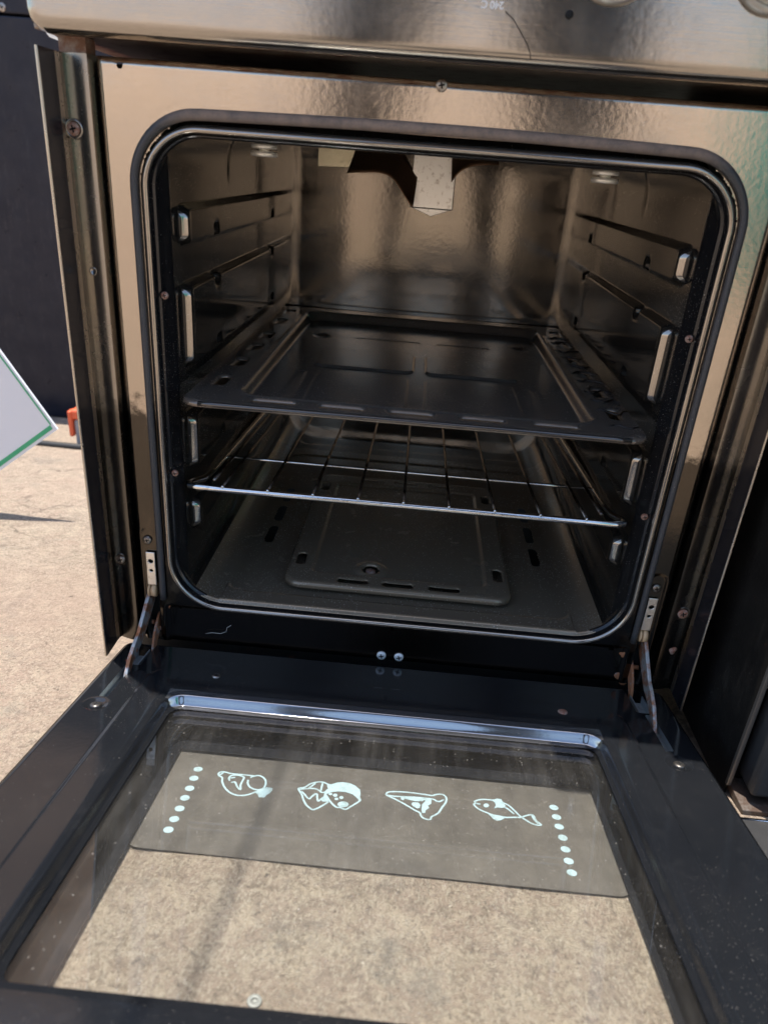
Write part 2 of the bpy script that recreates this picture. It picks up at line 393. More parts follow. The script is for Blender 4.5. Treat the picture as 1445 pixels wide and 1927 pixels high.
Pf, Nf = rr_profile(.2140, -.3925, .0120, .048, .040)
Pc, Nc = rr_profile(.2050, -.4000, .0380, .034, .050)
rows = [(-1, .0060, .006), (-1, .0050, .0008), (-1, .0042, -.0012), (-1, .0030, -.0026), (-1, .0016, -.0030), (-1, .0003, -.0024), (-1, -.0006, -.0008), (-1, -.0009, .0020), (-1, -.0011, .0046), (-1, -.0018, .0056), (-1, -.0032, .0060)]
depth = list(np.arange(.0085, .458, .0017)); bl = []
for y in depth: bl.append(y)
nt_ = len(Pf); XX = []; 
for k, off, y in rows: XX.append(np.stack([Pf[:, 0] + Nf[:, 0]*off, np.full(nt_, y), Pf[:, 1] + Nf[:, 1]*off], -1))
idx_side_l = (Pc[:, 0] < -.16); idx_floor = (np.abs(Nc[:, 1] + 1) < 1e-6)
def bulge(y, z):
    """height of the pressed supports on a side wall, towards the inside"""
    def notch(d, yc, zc): return np.maximum(d, -(rbox(y, z, yc, zc, .011, .013, .009)))
    pl = [(-.071, -.040), (-.172, -.101), (-.268, -.213), (-.332, -.298)]
    d = np.full(y.shape, 9.)
    for a, b in pl: d = np.minimum(d, rbox(y, z, .29, (a + b) / 2, .29 - .036, (b - a) / 2, .010))
    h = .0080 * sst(-d, -.0003, .0036)
    for yc in (.125, .385):
        for zc in (-.069, -.102, -.170, -.214, -.266): h = h * (1 - .9 * np.exp(-((y - yc) / .0070) ** 4 - ((z - zc) / .0095) ** 4))
    ring = np.exp(-((y - .0410) / .0035) ** 2) * .0008 * sst(-d, .001, .006)       # the raised front upright of each plate
    g = 0
    for yc in (.20, .33): g = g - .0009 * np.exp(-((y - yc) / .004) ** 2) * sst(z, -.03, -.015)
    return h + ring + g
for y in depth:
    t = sst(np.array([y]), .0075, .022)[0]
    P = Pf * (1 - t) + Pc * t + (Nf * -.0038) * (1 - t); yy = np.full(nt_, y); z = P[:, 1]
    side = sst(np.abs(Nc[:, 0]), .55, .95) * (z < .02)
    h = bulge(yy, z) * side * (1 if y > .02 else t)
    # lengthwise corner tubes where the wall rolls into the floor
    P = P - Nc * h[:, None]
    fl = (Nc[:, 1] < -.99)
    fx = P[:, 0]
    lip = .0015 * sst(rng_box(fx, yy, -.176, .176, .045, .43, .02), 0, .004)
    crease = -.0014 * np.exp(-((np.abs(fx) - .1795) / .0012) ** 2)
    P[:, 1] = P[:, 1] + np.where(fl, lip + crease, 0)
    XX.append(np.stack([P[:, 0], yy, P[:, 1]], -1))
XX = np.array(XX); nr = len(XX)
ii = np.arange(nr * nt_).reshape(nr, nt_); ii = np.hstack([ii, ii[:, :1]])
q = np.stack([ii[:-1, :-1], ii[:-1, 1:], ii[1:, 1:], ii[1:, :-1]], -1).reshape(-1, 4)
VV = XX.reshape(-1, 3)
def floor_slots(x, y):
    d = np.full(x.shape, 9.)
    for s in (-1, 1):
        for yc in (.172, .229, .286): d = np.minimum(d, rbox(x, y, s * .1540, yc, .0048, .021, .0045))
    return d
isf = (VV[:, 2] < -.392) & (np.abs(VV[:, 0]) < .17) & (VV[:, 1] > .03)
f = np.where(isf, floor_slots(VV[:, 0], VV[:, 1]), 9.); e = 1e-5
gx1 = (floor_slots(VV[:, 0] + e, VV[:, 1]) - f) / e; gy1 = (floor_slots(VV[:, 0], VV[:, 1] + e) - f) / e
near = np.abs(f) < .0010
VV[near, 0] -= (gx1 * f)[near]; VV[near, 1] -= (gy1 * f)[near]
cc = VV[q].mean(1); keep = ~((cc[:, 2] < -.392) & (floor_slots(cc[:, 0], cc[:, 1]) < 0))
q = q[keep]; ridx = np.arange(nr - 1).repeat(nt_)[keep]
me = bpy.data.meshes.new('cavity_liner'); me.vertices.add(len(VV)); me.vertices.foreach_set('co', VV.astype(np.float32).reshape(-1))
me.loops.add(len(q)*4); me.loops.foreach_set('vertex_index', q.reshape(-1).astype(np.int32)); me.polygons.add(len(q))
me.polygons.foreach_set('loop_start', np.arange(0, len(q)*4, 4, dtype=np.int32)); me.polygons.foreach_set('loop_total', np.full(len(q), 4, np.int32))
me.update(calc_edges=True); me.polygons.foreach_set('use_smooth', np.ones(len(q), bool))
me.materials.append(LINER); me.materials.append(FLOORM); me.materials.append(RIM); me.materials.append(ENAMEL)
cz = VV[q].mean(1); me.polygons.foreach_set('material_index', ((cz[:, 2] < -.385) & (cz[:, 1] > .004)).astype(np.int32) + 3 * ((ridx >= 6) & (cz[:, 1] <= .024) & (cz[:, 2] > -.393)).astype(np.int32) * (1 - ((cz[:, 2] < -.385) & (cz[:, 1] > .004))) + 2 * ((ridx < 6) | ((np.abs(cz[:, 0]) < .2045) & (np.abs(cz[:, 0]) > .185) & (cz[:, 1] > .0366) & (cz[:, 1] < .0398) & (((cz[:, 2] > -.071) & (cz[:, 2] < -.040)) | ((cz[:, 2] > -.172) & (cz[:, 2] < -.101)) | ((cz[:, 2] > -.268) & (cz[:, 2] < -.213)) | ((cz[:, 2] > -.332) & (cz[:, 2] < -.298))))).astype(np.int32))  # brighter rim material on the rib fronts paints in their highlights
liner = bpy.data.objects.new('cavity_liner', me); COL.objects.link(liner); liner.parent = CK
box('under_floor', (-.2, .01, -.4360), (.2, .45, -.4330), DARKHOLE, CK)
def back_pos(x, z):
    y = .4575 - .0085 * np.maximum(0, 1 - (x / .19)**2) * sst(z, -.44, -.10) - .0018 * sst(rng_box(x, z, -.172, .172, -.36, .09, .03), 0, .020)
    return x, y + 0 * x, z
grid('cavity_back', np.arange(-.209, .2091, .002), np.arange(-.404, .0401, .002), back_pos, BACKM, CK)
# --- door seal, three sides of the mouth
sealP = [(-.2236, z) for z in np.linspace(-.388, -.028, 40)] + arc(-.1740, -.0262, .0496, 180, 90, 14)[1:-1]
sealP += [(x, .0234 + .0022 * math.cos(x / .175 * math.pi / 2)) for x in np.linspace(-.171, .171, 60)]
sealP += arc(.1740, -.0262, .0496, 90, 0, 14)[1:-1] + [(.2236, z) for z in np.linspace(-.028, -.388, 40)]
V = []; F = []; n = 12
sp_ = np.array(sealP); T = np.gradient(sp_, axis=0); T /= np.linalg.norm(T, axis=1)[:, None]; Nn = np.stack([-T[:, 1], T[:, 0]], -1)
for i in range(len(sp_)):
    top = .0010 * max(0, Nn[i][1]) ** 2
    for k in range(n):
        a = 2*math.pi*k/n; u = math.cos(a) * (.0029 + top); w = math.sin(a) * .0030
        V.append((sp_[i][0] + Nn[i][0]*u, -.0022 - w, sp_[i][1] + Nn[i][1]*u))
for i in range(len(sp_) - 1):
    for k in range(n): l = (k+1) % n; F.append((i*n+k, (i+1)*n+k, (i+1)*n+l, i*n+l))
F.append(tuple(range(n))); F.append(tuple((len(sp_)-1)*n+k for k in range(n))[::-1])
mk('door_seal', V, F, GASK, CK)
# --- control panel over the mouth
def pan_sdf(x, z): return rbox(x, z, 0, .173, .2755, .110, .013)
def pan_pos(x, z):
    d = -pan_sdf(x, z); r = .0085
    y = -.0360 + (r - np.sqrt(np.maximum(0, r*r - np.maximum(0, r - np.maximum(d, 0))**2)))
    return x, y + .06 * np.maximum(z - .16, 0), z
CP = grid('control_panel', np.arange(-.2775, .2776, .0015), np.arange(.0615, .2401, .0015), pan_pos, PANEL, CK, hole=lambda x, z: -pan_sdf(x, z), cell=.0015)
box('panel_return', (-.273, -.0290, .0650), (.273, .60, .2395), simple('tarnished_underside', (.30, .24, .19), .35, .8, .3, 200, (.16, .08, .05), 60, (.5, .6)), CP, bev=.001)
box('panel_corner_bracket', (-.2690, -.004, .0556), (-.2500, .012, .0655), simple('rusty_bracket', (.22, .12, .08), .7, .2, .5, 500, (.34, .30, .27), 90), CP)
box('panel_corner_bracket', (.2500, -.004, .0556), (.2690, .012, .0655), bpy.data.materials['rusty_bracket'], CP)
for kx in (.1915, .0960):
    kb = lathe('control_knob', [(.0, .0), (.0262, 0), (.0262, .003), (.0245, .0052), (.0215, .006), (.0195, .004), (.0190, .012), (.0170, .016), (.0, .0165)], (kx, -.0358, .1245), (0, -1, 0), simple('grey_bezel_%d' % (kx*1000), (.5, .5, .48), .3, .8), CP, seg=48)
    lathe('knob_cap', [(.0172, .0155), (.0168, .024), (.0150, .0255), (.0, .0258)], (kx, -.0358, .1245), (0, -1, 0), CERAM, kb, seg=40)
lathe('pilot_hole', [(.0, 0), (.0026, 0), (.0020, .0004), (.0, .0005)], (.0715, -.0361, .0925), (0, -1, 0), DARKHOLE, CP)
FONT_N = 0
def text(s, x, z, size, rot, mat, parent, name='dial_marking'):
    cu = bpy.data.curves.new(name, 'FONT'); cu.body = s; cu.size = size; cu.extrude = .00008; cu.offset = .00012; cu.align_x = 'CENTER'; cu.align_y = 'CENTER'
    o = bpy.data.objects.new(name, cu); COL.objects.link(o)
    o.matrix_world = Matrix.Translation((x, -.0362, z)) @ Matrix.Rotation(math.pi/2, 4, 'X') @ Matrix.Rotation(rot, 4, 'Z')
    cu.materials.append(mat); bpy.context.view_layer.update()
    me = bpy.data.meshes.new_from_object(o.evaluated_get(bpy.context.evaluated_depsgraph_get())); mw = o.matrix_world.copy(); bpy.data.objects.remove(o)
    me.transform(mw); o = bpy.data.objects.new(name, me); COL.objects.link(o); o.parent = parent; return o
text('240 C', .0235, .0948, .0056, math.pi, PRINT, CP)
text('220', .0085, .0995, .0056, math.radians(205), PRINT, CP)
text('C', -.0395, .0975, .0056, math.pi, PRINT, CP)
tube('deep_scratch', [(.0317, -.0362, .0918), (.0375, -.0362, .0880), (.0430, -.0362, .0815), (.0480, -.0362, .0755), (.0510, -.0362, .0700), (.0513, -.0362, .0670)], .00032, DARKHOLE, CP, seg=6)
mk('paint_scrape', [(-.2860, .0135, .0690), (-.2800, .0135, .0672), (-.2740, .0135, .0640), (-.2690, .0135, .0600), (-.2685, .0135, .0545), (-.2712, .0135, .0535), (-.2722, .0135, .0585), (-.2755, .0135, .0612), (-.2760, .0135, .0635), (-.2830, .0135, .0655)], [tuple(range(10))], CERAM, CP, smooth=False)
for xs, zs, rs in ((.2245, -.4320, .0075), (.2262, -.4230, .0050), (-.2262, -.4260, .0045), (.2185, -.4050, .0030), (-.2215, -.3990, .0028)):
    lathe('rust_patch', [(rs, 0), (rs * .8, .0004), (0, .0006)], (xs, .0018, zs), (0, -1, 0), RUSTPL, CK, seg=18, wob=.3)
# --- screws
def screw(name, C, N, r, mat, parent, cross=True):
    o = lathe(name, [(.0, -.001), (r, -.0006), (r, .0004), (r * .86, .0011), (r * .5, .0016), (0.0001, .00165)], C, N, mat, parent, seg=20, wob=.02)
    if cross:
        N = np.array(N, float); N /= np.linalg.norm(N); a = np.array([1., .0, .25]); a -= (a @ N) * N; a /= np.linalg.norm(a); b = np.cross(N, a); parts = []
        for u, w in ((a, b), (b, a)):
            c0 = np.array(C) + N * .00175; L, W = r * .52, r * .12
            v = [c0 + u*L*i + w*W*j + N*k for i, j in ((-1, -1), (1, -1), (1, 1), (-1, 1)) for k in (-.001, .0)]
            parts.append((v, [(0, 2, 4, 6), (1, 3, 5, 7), (0, 1, 3, 2), (2, 3, 5, 4), (4, 5, 7, 6), (6, 7, 1, 0)]))
        V, F = join_geo(parts); mk('screw_slot', V, F, DARKHOLE, o, smooth=False)
    return o
def dimple(C, r, parent, mat):
    return lathe('screw_seat', [(r*1.5, .0000), (r * 1.45, .0006), (r*1.2, .0009), (r*.98, .0002), (0.0, -.0002)], C, (0, -1, 0), mat, parent)
FY = (0, -1, 0)
for (x, z, r, mt) in ((-.2640, .0082, .0046, RUSTY), (-.2605, -.3471, .0042, SCREWM), (.2600, -.350, .0046, RUSTY), (.2600, .0082, .0046, RUSTY)):
    dimple((x, -.0040, z), r, CK, STRIP); screw('screw', (x, -.0048, z), FY, r, mt, CK)
for x, z in ((-.2357, -.3265), (.2325, -.3285)): screw('screw', (x, .0000, z), FY, .0042, SCREWM, CK)
screw('screw', (-.0032, -.0002, .0528), FY, .0042, SCREWM, CK)
for x in (-.0115, .0057): screw('screw', (x, .0015, -.4328), FY, .0046, simple('white_rivet_%d' % (x*1e4), (.8, .8, .78), .35, .3), CK, cross=True)
lathe('rust_spot', [(.0, 0), (.0040, 0), (.0030, .0008), (0, .0009)], (.2606, -.0038, -.3915), FY, RUSTY, CK, wob=.2)
lathe('pressed_mark', [(.0032, 0), (.0030, .0006), (.0022, .0001), (0, 0)], (-.2600, -.0042, -.090), FY, STRIP, CK, wob=.05)
for x, z in ((-.2078, -.1055), (-.2078, -.2590), (.2078, -.1055), (.2078, -.2610)): screw('rim_screw', (x, .0052, z), (0, -1, 0), .0030, RUSTY, CK)
LINT = simple('pale_lint', (.6, .56, .5), .8)
for pts in ([(-.185, -.0006, -.4250), (-.178, -.0010, -.4228), (-.170, -.0008, -.4232), (-.164, -.0010, -.4200), (-.163, -.0012, -.4150), (-.159, -.0010, -.4120)],):
    tube('lint_thread', pts, .00022, LINT, CK, seg=5)
DIRT = simple('brown_grime', (.15, .085, .045), .9, 0, 1., 900, (.30, .20, .12), 400, (.45, .6))
for xs in (-1, 1):
    for k in range(16):
        lathe('grime_clump', [(.0020 - .00008*k, 0), (.0014, .0006), (0, .0008)], (xs * (.1795 - .0004*math.sin(k*2.)), .012 + .0042*k + random.uniform(-.001, .001), -.4012), (0, 0, 1), DIRT, CK, seg=9, wob=.35)
# --- hinge plates, rollers
def holed_plate(name, x, parent):
    def hl(a, b): return np.minimum(np.minimum(np.hypot(a, b + .348) - .0022, np.hypot(a, b + .358) - .0016), 9)
    o = grid(name, np.arange(-.0042, .00421, .0006), np.arange(-.3735, -.3385, .0006), lambda a, b: (x + a, -.0012 + 0*a, b), GALV, parent, hole=hl, cell=.0006, smooth=False)
    return solid(o, .0012, 0)
for s in (-1, 1):
    xb = -.2335 if s < 0 else .2320
    holed_plate('hinge_plate', xb, CK)
    box('hinge_slot_back', (xb - .008, .0100, -.436), (xb + .008, .0112, -.335), DARKHOLE, CK)
    r0 = tube('hinge_roller', [(xb - .0040, .0015, -.3805), (xb - .0025, .0015, -.3805)], .0068, CREAMROLL, CK, seg=24)
    tube('roller_cheek', [(xb - .0010, .0015, -.3805), (xb + .0030, .0015, -.3805)], .0068, CREAMROLL, r0, seg=24)
# --- heater parts at the roof of the cavity
br = [(-.0290, -.0455), (.0258, -.0455), (.0258, .036), (-.0290, .036)]
prism('thermostat_cover', br, 'y', .425, .4540, GALV, CK, bev=.0012)
prism('cover_tip', [(-.0270, -.0457), (.0240, -.0457), (-.0012, -.0545)], 'y', .432, .4540, GALV, CK, bev=.0005)
prism('reflector_strip', [(-.1520, -.0070), (-.0700, -.0045), (-.0600, .036), (-.1520, .036)], 'y', .448, .4540, SPECKLED, CK, bev=.0008)
def shield(s):
    pts = [(-.108, -.0108), (-.085, -.0080), (-.070, -.0072), (-.058, -.0090), (-.048, -.0150), (-.038, -.0280), (-.027, -.0420), (-.024, -.044)] if s < 0 else [(.0200, -.012), (.0260, -.002), (.034, .004), (.045, .0085), (.058, .0100), (.075, .0110)]
    V = []; F = []; ys = (.395, .410, .425)
    for (x, z) in pts:
        V += [(x, ys[0], z), (x * .96, ys[1], z + .016), (x * .92, ys[2], z + .034)]
    for i in range(len(pts) - 1):
        for k in range(2): F.append((i*3+k, (i+1)*3+k, (i+1)*3+k+1, i*3+k+1))
    o = mk('heat_shield', V, F, COPPERY, CK); ss = o.modifiers.new('sub', 'SUBSURF'); ss.levels = 2; ss.render_levels = 2; ss.boundary_smooth = 'PRESERVE_CORNERS'; solid(o, .0008)
    tube('shield_edge', [(x, ys[0] - .0003, z) for x, z in pts], .0006, simple('copper_edge_%d' % (s+1), (.45, .24, .15), .4, .8), o, seg=6)
shield(-1); shield(1)
for x, y in ((-.1435, .08), (.1362, .08)):
    ck = lathe('ceramic_insulator', [(.004, .036), (.004, .0092), (.0100, .0092), (.0106, .0086), (.0106, .0064), (.0100, .0058), (.0045, .0056), (.0045, .0040), (.0104, .0038), (.0110, .0030), (.0110, .0004), (.0100, -.0002), (0, -.0004)], (x, y, 0), (0, 0, 1), CERAM, CK, seg=28)
for x, z in ((-.033, -.047), (.031, -.049), (.0285, -.017)): lathe('rusty_rivet', [(.0035, 0), (.003, .0014), (0, .0018)], (x, .4535, z), FY, RUSTY, CK, seg=12)
# --- burner cover plate on the cavity floor
def bc_hole(x, y):
    d = -rng_box(x, y, -.1205, .1172, .0510, .345, .020)
    for xc in (-.048, -.0015, .0465): d = np.minimum(d, rbox(x, y, xc, .0640, .0160, .0042, .004)); d = np.minimum(d, rbox(x, y, xc * .98, .330, .0155, .0040, .0038))
    for xc in (-.1075, .1045):
        d = np.minimum(d, rbox(x, y, xc, .102, .0048, .0125, .0045)); d = np.minimum(d, rbox(x, y, xc, .300, .0048, .0125, .0045))
    return np.minimum(d, np.hypot(x + .0315, y - .0925) - .0085)
def bc_pos(x, y):
    d = -rng_box(x, y, -.1205, .1172, .0510, .345, .020); r = .006
    z = -.3885 - (r - np.sqrt(np.maximum(0, r*r - np.maximum(0, r - np.maximum(d, 0))**2)))
    z = z - .0026 * sst(-rng_box(x, y, -.0945, .0920, .0745, .318, .010), 0, .004)
    rr = np.hypot((x + .0315), (y - .0925)); z = z + .0028 * np.exp(-((rr - .0125) / .0042) ** 2)
    dh = np.minimum(bc_hole(x, y), d * 0 + 9); z = z - .0012 * (1 - sst(dh, 0, .0016)) * (d > .006)
    return x, y, z
bc = grid('burner_cover', np.arange(-.1225, .1196, .0011), np.arange(.049, .3473, .0011), bc_pos, FLOORM, CK, hole=bc_hole, cell=.0011); solid(bc, .0010)
lathe('fixing_bolt', [(.0062, -.006), (.0062, .0), (.0045, .0016), (0, .0018)], (-.0315, .0925, -.3925), (0, 0, 1), RUSTY, bc, seg=6)
# ================================================================== the door, child of the cooker
def door_frame_sdf(x, s): return rng_box(x, s, -.1840, .1752, .0988, .3650, .010)
def door_hole(x, s):
    d = door_frame_sdf(x, s)
    for xc in (-.2412, .2345): d = np.minimum(d, rbox(x, s, xc, .0765, .0036, .0285, .002))
    for xc in (-.2390, .2320): d = np.minimum(d, rbox(x, s, xc, .0160, .0075, .0290, .003))
    return np.minimum(d, -rng_box(x, s, -.2625, .2610, -.002, .494, .007))
def door_h(x, s):
    d = np.maximum(door_frame_sdf(x, s), 0)
    o = -rng_box(x, s, -.2625, .2610, -.002, .494, .007)
    h = -.0108 + .0108 * (.12 * sst(d, 0, .004) + .76 * sst(d, .0036, .0073) + .12 * sst(d, .006, .0135))
    pr = rng_box(x, s, -.2175, .2085, .0475, .445, .020)
    h = h - .0022 * sst(pr, -.0010, .0020)
    r = .0050; h = h - (r - np.sqrt(np.maximum(0, r*r - np.maximum(0, r - np.maximum(o, 0))**2)))
    for cx_, cs in ((-.2422, .1170), (.2364, .1220)):
        q_ = np.hypot(x - cx_, s - cs); h = h - .0018 * (1 - sst(q_, .005, .0115))
    return h + .0006
def door_pos(x, s):
    h = door_h(x, s); return x, DP[1] + DE[1]*s + DN[1]*h, DP[2] + DE[2]*s + DN[2]*h
def dense(a, b, marks, c=.0013, f=.0005, w=.0125):
    out = []; t = a
    while t < b:
        out.append(t); t += f if any(m - (w if sg < 0 else .001) < t < m + (w if sg > 0 else .001) for m, sg in marks) else c
    return np.array(out)
DOOR = grid('oven_door', dense(-.2641, .2627, ((-.1840, -1), (.1752, 1))), dense(-.0033, .4955, ((.0988, -1), (.3650, 1))), lambda x, s: door_pos(x, s), ENAMEL_DOOR, CK, hole=door_hole, cell=.0013)
DOOR.data.materials.append(BEZEL)
_c = np.empty(len(DOOR.data.polygons) * 3); DOOR.data.polygons.foreach_get('center', _c); _c = _c.reshape(-1, 3)
_s = (_c - DP) @ DE
DOOR.data.polygons.foreach_set('material_index', ((_s < .0992) & (_s > .0845) & (_c[:, 0] > -.1900) & (_c[:, 0] < .1812)).astype(np.int32))  # reflected sheen put into the colour, on the bezel's hinge side only
def fr(x, s, h): return tuple(dp(x, s, h))
def wall_loop(name, u0, u1, s0, s1, h0, h1, mat, inward, t=.0015, r=.007):
    """upright skin running round a rounded rectangle"""
    pts = arc(u1-r, s1-r, r, 0, 90, 6) + arc(u0+r, s1-r, r, 90, 180, 6) + arc(u0+r, s0+r, r, 180, 270, 6) + arc(u1-r, s0+r, r, 270, 360, 6)
    V = [fr(x, s, h0) for x, s in pts] + [fr(x, s, h1) for x, s in pts]; n = len(pts)
    F = [(i, (i+1) % n, (i+1) % n + n, i + n) for i in range(n)]
    return mk(name, V, F, mat, DOOR, smooth=True)
wall_loop('door_edge', -.2625, .2610, -.002, .494, -.0040, -.0445, ENAMEL_DOOR, False)
wall_loop('inner_sleeve', -.2250, .2160, .0800, .3900, -.0150, -.0375, ENAMEL, True)
box('inner_glass', (-.1900, .0925, -.0148), (.1815, .3715, -.0110), GLASS_IN, DOOR, frame=fr)
box('outer_glass', (-.2590, .0020, -.0440), (.2575, .4900, -.0420), GLASS_OUT, DOOR, frame=fr)
# printed black band with rounded lower corners on the outer glass, and its pictograms and dots
band = [(-.1785, .1060), (.1795, .1060), (.1795, .2125)] + arc(.1675, .2130, .0120, 0, 90, 6) + arc(-.1660, .2130, .0120, 90, 180, 6)
n = len(band)
mk('printed_band', [fr(x, s, -.04460) for x, s in band] + [fr(x, s, -.04420) for x, s in band], [tuple(range(n)), tuple(range(n, 2*n))[::-1]] + [(i, i+n, (i+1) % n + n, (i+1) % n) for i in range(n)], FRIT, DOOR, smooth=False)
for x0, x1, s0, s1 in ((-.222, -.1728, .0040, .4000), (.1739, .218, .0040, .4000), (-.1726, .1737, .0040, .1097)):  # black strips paint the frame's shade around the edge of the glass
    box('glass_shade_strip', (x0, s0, -.0418), (x1, s1, -.04155), GLASS_SHADE, DOOR, frame=fr)
def ribbon(pts, w, h):
    """flat stroke of width w following pts on the glass"""
    P = np.array(pts); k = max(2, int(6)); out = []
    # Catmull-Rom
    if len(P) > 2:
        Q = np.vstack([2*P[0]-P[1], P, 2*P[-1]-P[-2]])
        if np.hypot(*(P[0]-P[-1])) < 1e-6: Q[0] = P[-2]; Q[-1] = P[1]
        for i in range(1, len(Q) - 2):
            for t in np.linspace(0, 1, 5)[:-1]:
                a, b, c, d = Q[i-1], Q[i], Q[i+1], Q[i+2]
                out.append(.5*((2*b) + (-a+c)*t + (2*a-5*b+4*c-d)*t*t + (-a+3*b-3*c+d)*t**3))
        out.append(P[-1]); P = np.array(out)
    T = np.gradient(P, axis=0); T /= np.linalg.norm(T, axis=1)[:, None] + 1e-9; N = np.stack([-T[:, 1], T[:, 0]], -1)
    V = []; F = []
    for p, nn in zip(P, N): V += [fr(*(p + nn*w/2), h), fr(*(p - nn*w/2), h)]
    for i in range(len(P) - 1): F.append((2*i, 2*i+1, 2*i+3, 2*i+2))
    for e_ in (P[0], P[-1]):
        b = len(V); V += [fr(e_[0] + w/2*math.cos(t), e_[1] + w/2*math.sin(t), h) for t in np.linspace(0, 2*math.pi, 10)[:-1]]; F.append(tuple(range(b, b+9)))
    return V, F
